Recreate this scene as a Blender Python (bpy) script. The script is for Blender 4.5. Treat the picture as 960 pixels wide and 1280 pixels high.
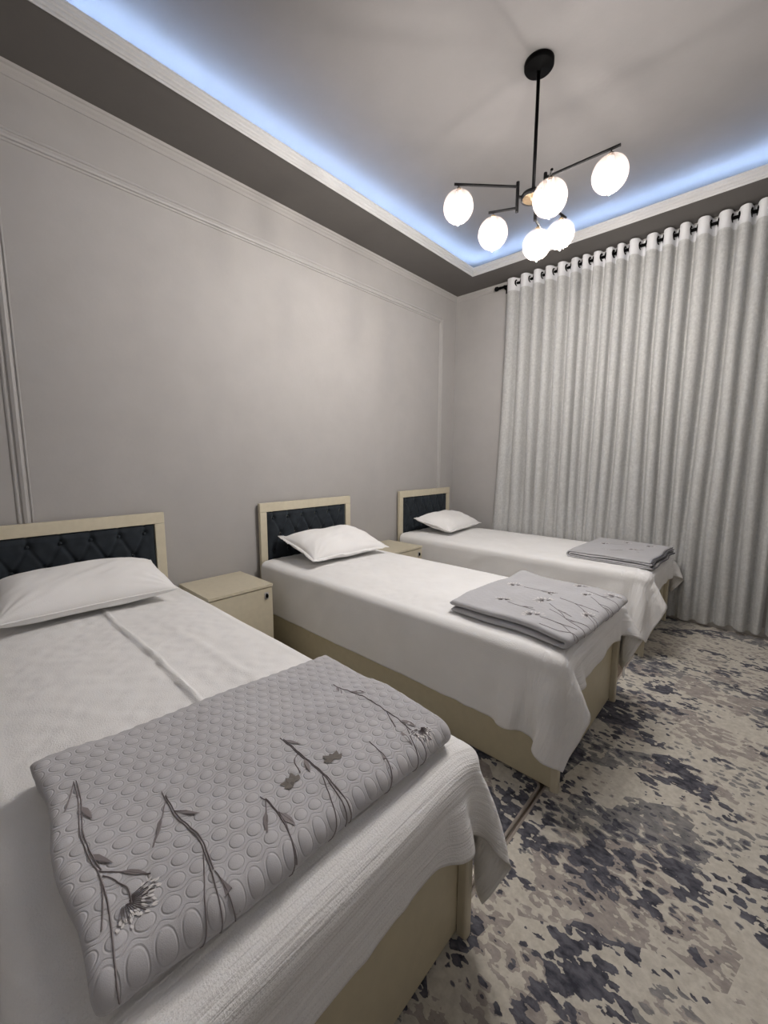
import bpy, bmesh, math, random
import numpy as np
from mathutils import Matrix, Vector

for o in list(bpy.data.objects): bpy.data.objects.remove(o)
S = bpy.context.scene
C = S.collection
PI = math.pi

# ------------------------------------------------------------------ camera
cd = bpy.data.cameras.new('camera'); cam = bpy.data.objects.new('camera', cd); C.objects.link(cam)
cd.sensor_fit = 'VERTICAL'; cd.sensor_height = 36; cd.sensor_width = 27
cd.lens = 511.5864 / 1280 * 36; cd.clip_start = .02
yaw, pit, rol = .7465, -.1302, .0026
fw = Vector((-math.sin(yaw)*math.cos(pit), math.cos(yaw)*math.cos(pit), math.sin(pit)))
rr = Vector((math.cos(yaw), math.sin(yaw), 0)); uu = rr.cross(fw)
r2 = rr*math.cos(rol) + uu*math.sin(rol); u2 = -rr*math.sin(rol) + uu*math.cos(rol)
mw = Matrix((r2, u2, -fw)).transposed().to_4x4(); mw.translation = (2.6985, 0, 1.3348)
cam.matrix_world = mw
S.camera = cam

# ------------------------------------------------------------------ world, exposure
w = bpy.data.worlds.new('world'); S.world = w; w.use_nodes = True
w.node_tree.nodes['Background'].inputs[0].default_value = (.02, .022, .03, 1)
w.node_tree.nodes['Background'].inputs[1].default_value = .2
S.view_settings.view_transform = 'Standard'; S.view_settings.look = 'None'
S.view_settings.gamma = 1; S.view_settings.use_curve_mapping = False
S.view_settings.exposure = 0.0
BULB = 980.0       # radiance of the bulbs
LED = 100.0         # radiance of the cove strips

# ------------------------------------------------------------------ helpers
def lin(r, g, b):
    f = lambda c: (c/12.92 if c <= .04045 else ((c+.055)/1.055)**2.4)
    return (f(r/255), f(g/255), f(b/255), 1)

class NT:
    def __init__(s, name):
        s.m = bpy.data.materials.new(name); s.m.use_nodes = True
        s.t = s.m.node_tree; s.p = s.t.nodes['Principled BSDF']; s.out = s.t.nodes['Material Output']
    def n(s, typ, **k):
        nd = s.t.nodes.new(typ)
        for a, v in k.items():
            if a.startswith('i_'):
                key = a[2:].replace('_', ' ')
                nd.inputs[key].default_value = v
            else: setattr(nd, a, v)
        return nd
    def l(s, a, b): s.t.links.new(a, b)
    def math(s, op, a, b=None, clamp=False):
        nd = s.t.nodes.new('ShaderNodeMath'); nd.operation = op; nd.use_clamp = clamp
        for i, v in enumerate((a, b)):
            if v is None: continue
            if isinstance(v, (int, float)): nd.inputs[i].default_value = v
            else: s.l(v, nd.inputs[i])
        return nd.outputs[0]
    def mix(s, f, a, b):
        nd = s.t.nodes.new('ShaderNodeMix'); nd.data_type = 'RGBA'
        for i, v in ((0, f), (6, a), (7, b)):
            if isinstance(v, (int, float, tuple)): nd.inputs[i].default_value = v
            else: s.l(v, nd.inputs[i])
        return nd.outputs[2]
    def ramp(s, f, stops, interp='LINEAR'):
        nd = s.t.nodes.new('ShaderNodeValToRGB'); nd.color_ramp.interpolation = interp
        e = nd.color_ramp.elements
        while len(e) < len(stops): e.new(.5)
        for el, (p, c) in zip(e, stops):
            el.position = p; el.color = c if isinstance(c, tuple) else (c, c, c, 1)
        s.l(f, nd.inputs[0]); return nd.outputs[0]
    def bump(s, h, strength, dist=.01):
        b = s.n('ShaderNodeBump', i_Strength=strength, i_Distance=dist)
        s.l(h, b.inputs['Height']); s.l(b.outputs[0], s.p.inputs['Normal'])

def coords(N, scale=(1, 1, 1), rot=(0, 0, 0), kind='Object'):
    tc = N.n('ShaderNodeTexCoord'); mp = N.n('ShaderNodeMapping')
    mp.inputs['Scale'].default_value = scale; mp.inputs['Rotation'].default_value = rot
    N.l(tc.outputs[kind], mp.inputs[0]); return mp.outputs[0]

def noise(N, vec, scale, detail=3, rough=.5, dist=0):
    nd = N.n('ShaderNodeTexNoise', i_Scale=scale, i_Detail=detail, i_Roughness=rough, i_Distortion=dist)
    if vec is not None: N.l(vec, nd.inputs['Vector'])
    return nd.outputs['Fac']

def simple(name, col, rough=.5, metal=0, var=.06, vs=12, bump=0, bs=120, spec=.5):
    N = NT(name); v = coords(N)
    f = noise(N, v, vs, 4)
    a = tuple(max(0, c*(1-var)) for c in col[:3]) + (1,); b = tuple(min(1, c*(1+var)) for c in col[:3]) + (1,)
    N.l(N.ramp(f, [(.3, a), (.7, b)]), N.p.inputs['Base Color'])
    N.p.inputs['Roughness'].default_value = rough; N.p.inputs['Metallic'].default_value = metal
    N.p.inputs['Specular IOR Level'].default_value = spec
    if bump: N.bump(noise(N, v, bs, 2), bump, .002)
    return N.m

# ------------------------------------------------------------------ materials
M = {}
def plaster(name, col, rough=.75):
    N = NT(name); v = coords(N)
    f = noise(N, v, 5, 5, .6); f2 = noise(N, v, 45, 3)
    c1 = tuple(c*.965 for c in col[:3])+(1,); c2 = tuple(c*1.03 for c in col[:3])+(1,)
    N.l(N.ramp(f, [(.3, c1), (.7, c2)]), N.p.inputs['Base Color'])
    N.p.inputs['Roughness'].default_value = rough; N.p.inputs['Specular IOR Level'].default_value = .25
    N.bump(f2, .12, .004); return N.m
M['wall'] = plaster('wall_paint', (.395, .384, .374))
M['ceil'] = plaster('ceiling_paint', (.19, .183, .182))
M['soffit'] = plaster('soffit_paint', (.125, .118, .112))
M['trim'] = plaster('trim_paint', (.43, .42, .412), .5)
M['lip'] = plaster('white_moulding_paint', (.50, .50, .50), .5)
M['base'] = simple('baseboard_paint', (.55, .53, .5, 1), .5)
M['cream'] = simple('cream_laminate', lin(203, 195, 173), .42, var=.035, vs=30)
M['cream_d'] = simple('cream_laminate_side', lin(196, 187, 160), .42, var=.035, vs=30)
M['black'] = simple('black_metal', (.0022, .0022, .0024, 1), .6, 0, spec=.06)
M['brass'] = simple('brushed_brass', (.10, .07, .04, 1), .45, .5)
M['chrome'] = simple('satin_metal', (.5, .5, .5, 1), .4, .3)
M['glide'] = simple('dark_plastic', (.03, .03, .03, 1), .6)

def velvet():
    N = NT('navy_velvet'); v = coords(N)
    f = noise(N, v, 18, 4)
    N.l(N.ramp(f, [(.3, (.017, .021, .027, 1)), (.7, (.028, .035, .043, 1))]), N.p.inputs['Base Color'])
    N.p.inputs['Roughness'].default_value = .85; N.p.inputs['Specular IOR Level'].default_value = .2
    N.p.inputs['Sheen Weight'].default_value = .25; N.p.inputs['Sheen Roughness'].default_value = .4
    N.p.inputs['Sheen Tint'].default_value = (.5, .62, .7, 1)
    N.bump(noise(N, v, 400, 2), .2, .001); return N.m
M['velvet'] = velvet()

def cotton(name, col, stripe=0, transl=0):
    N = NT(name); v = coords(N); uv = coords(N, kind='UV')
    f = noise(N, v, 6, 4)
    a = tuple(c*.97 for c in col)+(1,); b = tuple(min(1, c*1.02) for c in col)+(1,)
    N.l(N.ramp(f, [(.3, a), (.7, b)]), N.p.inputs['Base Color'])
    N.p.inputs['Roughness'].default_value = .9; N.p.inputs['Specular IOR Level'].default_value = .15
    N.p.inputs['Sheen Weight'].default_value = .1
    h = noise(N, v, 260, 2)
    if stripe:      # crinkles parallel to the hem, at the foot end of the sheet
        cr = noise(N, coords(N, (1, .035, 1), kind='UV'), 75, 3, .6)
        sx = N.n('ShaderNodeSeparateXYZ'); N.l(uv, sx.inputs[0])
        h = N.math('ADD', N.math('MULTIPLY', h, .3), N.math('MULTIPLY', N.math('MULTIPLY', cr, N.ramp(N.math('MULTIPLY', sx.outputs[0], .4), [(.76, .02), (.83, 1.)])), stripe))
        N.bump(h, .8, .006); return N.m
    N.bump(h, .25, .002); return N.m
M['sheet'] = cotton('white_sheet_cotton', (.86, .857, .85), 1.6)
M['pillow'] = cotton('white_pillowcase_cotton', (.88, .875, .87))

def quilt_mat(name, col, stitch=0):
    N = NT(name); v = coords(N)
    f = noise(N, v, 9, 3)
    a = tuple(c*.95 for c in col)+(1,); b = tuple(c*1.05 for c in col)+(1,)
    wv = noise(N, v, 700, 1)
    c = N.mix(N.math('MULTIPLY', wv, .35), N.ramp(f, [(.3, a), (.7, b)]), tuple(x*.75 for x in col)+(1,))
    N.l(c, N.p.inputs['Base Color'])
    N.p.inputs['Roughness'].default_value = .8; N.p.inputs['Specular IOR Level'].default_value = .2
    N.p.inputs['Sheen Weight'].default_value = .1
    h = N.math('MULTIPLY', wv, .25)
    if stitch:      # ring seam round each pad and a wavy seam between the rows
        m = N.math; tc = N.n('ShaderNodeTexCoord'); sx = N.n('ShaderNodeSeparateXYZ'); N.l(tc.outputs['UV'], sx.inputs[0])
        A = m('DIVIDE', sx.outputs[0], .0335); B = m('DIVIDE', sx.outputs[1], .0335)
        k = m('ROUND', A); par = m('FLOORED_MODULO', k, 2.0); bb = m('SUBTRACT', B, m('MULTIPLY', par, .5))
        da = m('SUBTRACT', A, k); db = m('SUBTRACT', bb, m('ROUND', bb))
        r = m('SQRT', m('ADD', m('MULTIPLY', da, da), m('MULTIPLY', db, db)))
        g1 = m('SUBTRACT', 1.0, m('MULTIPLY', m('ABSOLUTE', m('SUBTRACT', r, .385)), 18.0), True)
        fk = m('FLOOR', A); sg = m('SUBTRACT', 1.0, m('MULTIPLY', m('FLOORED_MODULO', fk, 2.0), 2.0))
        wave = m('MULTIPLY', m('MULTIPLY', m('COSINE', m('MULTIPLY', B, 2*PI)), sg), .10)
        g2 = m('SUBTRACT', 1.0, m('MULTIPLY', m('ABSOLUTE', m('SUBTRACT', m('SUBTRACT', m('SUBTRACT', A, fk), .5), wave)), 22.0), True)
        h = m('SUBTRACT', h, m('MULTIPLY', m('MAXIMUM', g1, g2), stitch))
    N.bump(h, .6, .0022); return N.m
M['quilt'] = quilt_mat('grey_quilt_cotton', (.54, .535, .555), 1.0)
M['quilt_c'] = quilt_mat('cool_grey_quilt_cotton', (.50, .50, .52), .35)
M['thread_dark'] = simple('dark_taupe_thread', (.24, .215, .22, 1), .7)
M['thread_grey'] = simple('grey_brown_thread', (.16, .145, .13, 1), .7)
M['thread_white'] = simple('white_thread', (.72, .70, .69, 1), .7)
M['edging'] = simple('dark_quilt_edging', (.12, .12, .135, 1), .8)

def curtain_mat():
    N = NT('sheer_voile'); v = coords(N)
    f = noise(N, v, 55, 4, .6)
    f2 = noise(N, coords(N, (220, 220, 14)), 1, 2)
    col = N.ramp(f, [(.35, (.62, .625, .62, 1)), (.7, (.75, .755, .745, 1))])
    d = N.n('ShaderNodeBsdfDiffuse'); t = N.n('ShaderNodeBsdfTranslucent'); tr = N.n('ShaderNodeBsdfTransparent')
    N.l(col, d.inputs[0]); N.l(col, t.inputs[0])
    m1 = N.n('ShaderNodeMixShader', i_Fac=.30); N.l(d.outputs[0], m1.inputs[1]); N.l(t.outputs[0], m1.inputs[2])
    m2 = N.n('ShaderNodeMixShader'); N.l(N.ramp(f2, [(.3, .06), (.7, .16)]), m2.inputs[0])
    N.l(m1.outputs[0], m2.inputs[1]); N.l(tr.outputs[0], m2.inputs[2])
    N.l(m2.outputs[0], N.out.inputs[0]); return N.m
M['voile'] = curtain_mat()
M['header'] = cotton('white_header_tape', (.72, .73, .75))

def emis(name, col, s):
    N = NT(name); e = N.n('ShaderNodeEmission', i_Strength=s); e.inputs[0].default_value = col
    N.l(e.outputs[0], N.out.inputs[0]); return N.m
M['bulb'] = emis('bulb_light', (1, .945, .90, 1), BULB)
M['led'] = emis('cool_led_light', (.44, .63, 1, 1), LED)

def globe_mat():
    N = NT('thin_opal_glass')
    tr = N.n('ShaderNodeBsdfTransparent'); tr.inputs[0].default_value = (1, .985, .97, 1)
    t = N.n('ShaderNodeBsdfTranslucent'); t.inputs[0].default_value = (1, .84, .77, 1)
    df = N.n('ShaderNodeBsdfDiffuse'); df.inputs[0].default_value = (1, .86, .80, 1)
    td = N.n('ShaderNodeMixShader', i_Fac=.5); N.l(t.outputs[0], td.inputs[1]); N.l(df.outputs[0], td.inputs[2])
    m = N.n('ShaderNodeMixShader', i_Fac=.034)
    N.l(tr.outputs[0], m.inputs[1]); N.l(td.outputs[0], m.inputs[2]); N.l(m.outputs[0], N.out.inputs[0]); return N.m
M['globe'] = globe_mat()

def rug_mat(name, seed=0.0):
    N = NT(name)
    tc = N.n('ShaderNodeTexCoord')
    mp = N.n('ShaderNodeMapping'); mp.inputs['Location'].default_value = (seed, seed*1.7, 0)
    N.l(tc.outputs['Object'], mp.inputs[0]); P = mp.outputs[0]
    # dabs are drawn out along the length of the beds
    st = N.n('ShaderNodeMapping'); st.inputs['Scale'].default_value = (.78, 1.15, 1); st.inputs['Rotation'].default_value = (0, 0, .15)
    N.l(P, st.inputs[0]); D = st.outputs[0]
    dab = N.n('ShaderNodeTexVoronoi', feature='SMOOTH_F1', i_Scale=35.0, i_Smoothness=.4)
    wob = N.n('ShaderNodeTexNoise', i_Scale=30.0, i_Detail=2.0); N.l(D, wob.inputs['Vector'])
    wv = N.n('ShaderNodeMix'); wv.data_type = 'VECTOR'; wv.inputs[0].default_value = .035
    N.l(D, wv.inputs[4]); N.l(wob.outputs['Color'], wv.inputs[5]); N.l(wv.outputs[1], dab.inputs['Vector'])
    spot = N.math('SUBTRACT', .5, dab.outputs['Distance'])              # round spots
    fine = noise(N, D, 46, 4, .55, .2)
    mid = noise(N, D, 8.5, 2, .5, .2)
    big = noise(N, P, 2.9, 2, .5)
    big2 = noise(N, D, 4.6, 2, .5, 0)
    # straight-edged cells
    rt = N.n('ShaderNodeMapping'); rt.inputs['Rotation'].default_value = (0, 0, .95); rt.inputs['Scale'].default_value = (1, 1.25, 1); rt.inputs['Location'].default_value = (.3, .1, 0)
    N.l(P, rt.inputs[0])
    vo = N.n('ShaderNodeTexVoronoi', i_Scale=3.6); vo.distance = 'MANHATTAN'; N.l(rt.outputs[0], vo.inputs['Vector'])
    sp = N.n('ShaderNodeSeparateColor'); N.l(vo.outputs['Color'], sp.inputs[0])
    cream = N.ramp(noise(N, P, 60, 2), [(.3, lin(184, 179, 168)), (.7, lin(204, 199, 188))])
    navy = N.ramp(fine, [(.35, lin(58, 59, 68)), (.65, lin(104, 104, 112))])
    grey = N.ramp(fine, [(.3, lin(104, 105, 108)), (.7, lin(146, 144, 142))])
    taupe = N.ramp(fine, [(.3, lin(132, 125, 122)), (.7, lin(168, 160, 154))])
    sub = lambda a, k, g: N.math('MULTIPLY', N.math('SUBTRACT', a, k), g)
    add = lambda *v: v[0] if len(v) == 1 else N.math('ADD', v[0], add(*v[1:]))
    det = add(sub(fine, .5, .75), sub(spot, .17, .8))
    t1 = add(det, sub(big2, .5, .9), sub(sp.outputs[0], .40, .75))
    base = N.mix(N.ramp(t1, [(.0, 0.), (.02, .9)]), cream, taupe)
    t2 = add(det, sub(mid, .5, .7), sub(sp.outputs[1], .60, .80))
    base = N.mix(N.ramp(t2, [(.0, 0.), (.02, .95)]), base, grey)
    t3 = add(det, sub(mid, .5, 1.3), sub(big, .52, 1.8), sub(sp.outputs[2], .5, .55))
    nv = N.ramp(t3, [(.0, 0.), (.02, 1.)])
    base = N.mix(nv, base, navy)
    N.l(base, N.p.inputs['Base Color'])
    N.p.inputs['Roughness'].default_value = .95; N.p.inputs['Specular IOR Level'].default_value = .1
    N.p.inputs['Sheen Weight'].default_value = .1
    pile = noise(N, P, 330, 2)
    N.bump(N.math('SUBTRACT', N.math('MULTIPLY', pile, .5), N.math('MULTIPLY', nv, .8)), .5, .004)
    return N.m
M['rug'] = rug_mat('distressed_rug_pile')
M['rug2'] = rug_mat('distressed_runner_pile', 3.3)
M['binding'] = simple('rug_binding', lin(150, 142, 134), .9, var=.08, bump=.3)

def floor_mat():
    N = NT('floor_laminate'); v = coords(N, (1, 12, 1))
    f = noise(N, v, 6, 5, .6)
    N.l(N.ramp(f, [(.3, (.10, .075, .055, 1)), (.7, (.16, .125, .095, 1))]), N.p.inputs['Base Color'])
    N.p.inputs['Roughness'].default_value = .45; return N.m
M['floor'] = floor_mat()

# ------------------------------------------------------------------ geometry helpers
def mesh_obj(name, verts, faces, mat, parent=None, smooth=False, loc=(0, 0, 0)):
    me = bpy.data.meshes.new(name)
    me.from_pydata([tuple(map(float, v)) for v in verts], [], [tuple(map(int, f)) for f in faces]); me.update()
    if smooth: me.polygons.foreach_set('use_smooth', [True]*len(me.polygons))
    if mat: me.materials.append(mat)
    o = bpy.data.objects.new(name, me); C.objects.link(o); o.location = loc
    if parent: o.parent = parent
    return o

def bm_obj(name, bm, mat, parent=None, smooth=False):
    me = bpy.data.meshes.new(name); bmesh.ops.recalc_face_normals(bm, faces=bm.faces[:]); bm.to_mesh(me); bm.free()
    if smooth: me.polygons.foreach_set('use_smooth', [True]*len(me.polygons))
    if mat: me.materials.append(mat)
    o = bpy.data.objects.new(name, me); C.objects.link(o)
    if parent: o.parent = parent
    return o

def box_bm(x0, x1, y0, y1, z0, z1, bev=0, seg=2, bm=None):
    b = bm or bmesh.new()
    r = bmesh.ops.create_cube(b, size=1)
    for v in r['verts']:
        v.co = Vector((x0+(v.co.x+.5)*(x1-x0), y0+(v.co.y+.5)*(y1-y0), z0+(v.co.z+.5)*(z1-z0)))
    if bev:
        es = list({e for v in r['verts'] for e in v.link_edges})
        bmesh.ops.bevel(b, geom=es, offset=bev, segments=seg, affect='EDGES', profile=.5)
    return b

def box(name, x0, x1, y0, y1, z0, z1, mat, parent=None, bev=0, seg=2):
    return bm_obj(name, box_bm(x0, x1, y0, y1, z0, z1, bev, seg), mat, parent)

def tube_bm(pts, r, n=12, bm=None, cap=True):
    b = bm or bmesh.new(); rings = []
    pts = [Vector(p) for p in pts]
    for i, p in enumerate(pts):
        t = (pts[min(i+1, len(pts)-1)] - pts[max(i-1, 0)]).normalized()
        a = Vector((0, 0, 1)) if abs(t.z) < .9 else Vector((1, 0, 0))
        u = t.cross(a).normalized(); v = t.cross(u)
        ri = r[i] if isinstance(r, (list, tuple)) else r
        rings.append([b.verts.new(p + (u*math.cos(2*PI*k/n) + v*math.sin(2*PI*k/n))*ri) for k in range(n)])
    for A, B in zip(rings, rings[1:]):
        for k in range(n): b.faces.new((A[k], A[(k+1) % n], B[(k+1) % n], B[k]))
    if cap: b.faces.new(rings[0][::-1]); b.faces.new(rings[-1])
    return b

def lathe_bm(prof, n=32, c=(0, 0, 0), bm=None, close=False):
    b = bm or bmesh.new(); rings = []
    for r, z in prof:
        if r < 1e-6: rings.append([b.verts.new((c[0], c[1], c[2]+z))])
        else: rings.append([b.verts.new((c[0]+r*math.cos(2*PI*k/n), c[1]+r*math.sin(2*PI*k/n), c[2]+z)) for k in range(n)])
    for A, B in zip(rings, rings[1:]):
        for k in range(n):
            q = [A[k % len(A)], A[(k+1) % len(A)], B[(k+1) % len(B)], B[k % len(B)]]
            u = []
            for v in q:
                if v not in u: u.append(v)
            if len(u) > 2: b.faces.new(u)
    return b

def torus(name, c, R, r, axis, mat, parent, n=20, m=8):
    vs = []; fs = []
    for i in range(n):
        a = 2*PI*i/n
        for j in range(m):
            t = 2*PI*j/m; q = R + r*math.cos(t)
            p = (q*math.cos(a), q*math.sin(a), 1.0*r*math.sin(t))
            if axis == 'x': p = (p[2], p[0], p[1])
            vs.append((c[0]+p[0], c[1]+p[1], c[2]+p[2]))
            fs.append((i*m+j, ((i+1) % n)*m+j, ((i+1) % n)*m+(j+1) % m, i*m+(j+1) % m))
    return mesh_obj(name, vs, fs, mat, parent, True)

def sweep_rect(name, prof, u0, u1, v0, v1, frame, mat):
    """profile (d inward, h out of plane) swept with mitres round the rectangle u0..u1, v0..v1; frame maps (u, v, h) to xyz"""
    vs = []; fs = []; n = len(prof)
    for (su, sv, cu, cv) in ((1, 1, u0, v0), (-1, 1, u1, v0), (-1, -1, u1, v1), (1, -1, u0, v1)):
        for d, h in prof: vs.append(frame(cu+su*d, cv+sv*d, h))
    for k in range(4):
        a, b = k*n, ((k+1) % 4)*n
        for i in range(n-1): fs.append((a+i, a+i+1, b+i+1, b+i))
    o = mesh_obj(name, vs, fs, mat)
    bm = bmesh.new(); bm.from_mesh(o.data); bmesh.ops.recalc_face_normals(bm, faces=bm.faces[:]); bm.to_mesh(o.data); bm.free()
    return o

def thing(name, label, cat, loc=(0, 0, 0), rotz=0, group=None):
    o = bpy.data.objects.new(name, None); C.objects.link(o); o.empty_display_size = .1
    o.location = loc; o.rotation_euler = (0, 0, rotz); return tag(o, label, cat, group)
def tag(o, label, cat, group=None):
    o['label'] = label; o['category'] = cat
    if group: o['group'] = group
    return o
def struct(o, label=None):
    o['kind'] = 'structure'
    if label: o['label'] = label
    return o

# value noise in numpy, for relief on cloth
def vnoise(x, y, seed=0):
    x = np.asarray(x, float); y = np.asarray(y, float)
    rs = np.random.RandomState(seed); T = rs.rand(64, 64)
    xi = np.floor(x).astype(int); yi = np.floor(y).astype(int); fx = x-xi; fy = y-yi
    fx = fx*fx*fx*(fx*(fx*6-15)+10); fy = fy*fy*fy*(fy*(fy*6-15)+10)
    g = lambda a, b: T[a % 64, b % 64]
    return ((g(xi, yi)*(1-fx)+g(xi+1, yi)*fx)*(1-fy) + (g(xi, yi+1)*(1-fx)+g(xi+1, yi+1)*fx)*fy)*2-1

def grid_obj(name, P, mat, parent=None, uv=None):
    n, m = P.shape[:2]
    idx = np.arange(n*m).reshape(n, m)
    F = np.stack([idx[:-1, :-1], idx[1:, :-1], idx[1:, 1:], idx[:-1, 1:]], -1).reshape(-1, 4)
    o = mesh_obj(name, P.reshape(-1, 3), F, mat, parent, True)
    if uv is not None:
        l = o.data.uv_layers.new(name='UVMap'); vi = np.zeros(len(o.data.loops), int); o.data.loops.foreach_get('vertex_index', vi)
        l.data.foreach_set('uv', uv.reshape(-1, 2)[vi].ravel())
    return o

def grid_normals(P):
    du = np.gradient(P, axis=0); dv = np.gradient(P, axis=1)
    N = np.cross(du, dv); return N/np.maximum(np.linalg.norm(N, axis=-1, keepdims=True), 1e-9)

# ================================================================== the room
XW, Y0, YF = 3.6, -.45, 4.1026          # right wall, near wall, far wall
ZS, ZL, ZC = 3.108, 3.174, 3.274        # soffit, cove lip, ceiling
def slab(name, *a): return struct(box(name, *a))
slab('floor', -.15, XW+.15, Y0-.15, YF+.15, -.1, 0, M['floor'])
slab('wall_left', -.12, 0, Y0-.12, YF+.12, 0, ZC, M['wall'])
slab('wall_far', 0, XW, YF, YF+.12, 0, ZC, M['wall'])
slab('wall_right', XW, XW+.12, Y0-.12, YF+.12, 0, ZC, M['wall'])
slab('wall_near', 0, XW, Y0-.12, Y0, 0, ZC, M['wall'])
ceil = slab('ceiling', -.12, XW+.12, Y0-.12, YF+.12, ZC, ZC+.1, M['ceil'])
XC, YC = .431, 3.7218                   # opening of the tray ceiling
XC2, YC2 = XW-.431, Y0+.38
def soffit(x0, x1, y0, y1): box('soffit', x0, x1, y0, y1, ZS, ZS+.018, M['soffit'], ceil)
soffit(0, XC, Y0, YF); soffit(XC2, XW, Y0, YF); soffit(XC, XC2, YC, YF); soffit(XC, XC2, Y0, YC2)
# stepped plaster moulding on the lip of the cove
pr = [(-.006, .0), (-.006, -.006), (.0, -.008), (.003, -.002), (.003, .004), (.001, .008), (.004, .010), (.007, .014), (.007, .024), (.004, .028), (.006, .031),
      (.010, .034), (.011, .046), (.008, .049), (.010, .052), (.014, .055), (.014, ZL-ZS), (-.004, ZL-ZS), (-.004, .018)]
struct(sweep_rect('trim_1', pr, XC, XC2, YC2, YC, lambda u, v, h: (u, v, ZS+h), M['lip']), 'stepped white moulding along the lip of the lit ceiling cove')
# small cornice where walls meet the soffit
pr = [(0, -.05), (.006, -.05), (.008, -.044), (.010, -.034), (.018, -.026), (.022, -.016), (.030, -.012), (.034, 0)]
struct(sweep_rect('trim_2', pr, 0, XW, Y0, YF, lambda u, v, h: (u, v, ZS+h), M['wall']), 'thin painted cornice between wall and soffit')
# picture-frame moulding on the left wall
pr = [(0, 0), (0, .004), (.006, .007), (.012, .007), (.015, .002), (.019, .002), (.024, .010), (.036, .014), (.046, .011), (.049, .002), (.054, .002), (.056, .007), (.061, .007), (.063, 0)]
struct(sweep_rect('trim_3', pr, .240, 3.852, .32, 2.838, lambda u, v, h: (h, u, v), M['trim']), 'raised rectangular panel moulding on the left wall')
struct(box('baseboard_left', 0, .014, Y0, YF, 0, .08, M['base'], None, .003))
struct(box('baseboard_far', .014, XW, YF-.014, YF, 0, .08, M['base'], None, .003))
struct(box('baseboard_right', XW-.014, XW, Y0, YF-.014, 0, .08, M['base'], None, .003))
struct(box('baseboard_near', .014, XW-.014, Y0, Y0+.014, 0, .08, M['base'], None, .003))

# LED strips lying in the cove
def led(x0, x1, y0, y1, label):
    t = thing('led_strip', label, 'light strip', ((x0+x1)/2, (y0+y1)/2, ZS+.018), 0, 'cool white strips in the ceiling cove')
    hx, hy = (x1-x0)/2, (y1-y0)/2
    box('carrier', -hx, hx, -hy, hy, 0, .036, M['chrome'], t)
    box('diffuser', -hx+.002, hx-.002, -hy+.002, hy-.002, .036, .042, M['led'], t)
led(XC-.062, XC-.048, YC2-.046, YC+.046, 'cool white light strip hidden in the cove above the beds')
led(XC-.062, XC2+.062, YC+.048, YC+.062, 'cool white light strip hidden in the cove above the curtain')
led(XC2+.048, XC2+.062, YC2-.046, YC+.046, 'cool white light strip in the cove opposite the beds')
led(XC-.062, XC2+.062, YC2-.062, YC2-.048, 'cool white light strip in the cove behind the camera')

# ================================================================== rugs
def rug(name, x0, x1, y0, y1, h, mat, label, bw=.012):
    t = thing(name, label, 'rug', ((x0+x1)/2, (y0+y1)/2, 0))
    hx, hy = (x1-x0)/2, (y1-y0)/2
    def rr_loop(ix, r, n=6):
        pts = []
        for cx, cy, a0 in ((hx-ix-r, hy-ix-r, 0), (-hx+ix+r, hy-ix-r, PI/2), (-hx+ix+r, -hy+ix+r, PI), (hx-ix-r, -hy+ix+r, 1.5*PI)):
            for k in range(n+1): a = a0+PI/2*k/n; pts.append((cx+r*math.cos(a), cy+r*math.sin(a)))
        return pts
    L0 = rr_loop(bw*.8, .03); n = len(L0)
    vs = [(x, y, .001) for x, y in L0]+[(x, y, h) for x, y in L0]
    fs = [tuple(range(n, 2*n))]+[(i, (i+1) % n, n+(i+1) % n, n+i) for i in range(n)]
    mesh_obj('pile', vs, fs, mat, t)
    vs = []; fs = []; prof = [(0, .001), (0, h*.7), (bw*.25, h*1.15), (bw*.5, h*1.3), (bw*.75, h*1.15), (bw, h*.8)]
    for ix, z in prof: vs += [(x, y, z) for x, y in rr_loop(ix, .035-ix*.5)]
    for p in range(len(prof)-1):
        for i in range(n): fs.append((p*n+i, p*n+(i+1) % n, (p+1)*n+(i+1) % n, (p+1)*n+i))
    mesh_obj('binding', vs, fs, M['binding'], t, True)
    return t
rug('area_rug', 2.152, XW-.05, Y0+.05, 4.075, .008, M['rug'], 'large cream, grey and navy distressed rug at the foot of the beds')
rug('runner_rug', .5, 2.143, .878, 1.572, .008, M['rug2'], 'small distressed runner rug between the first two beds')

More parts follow.
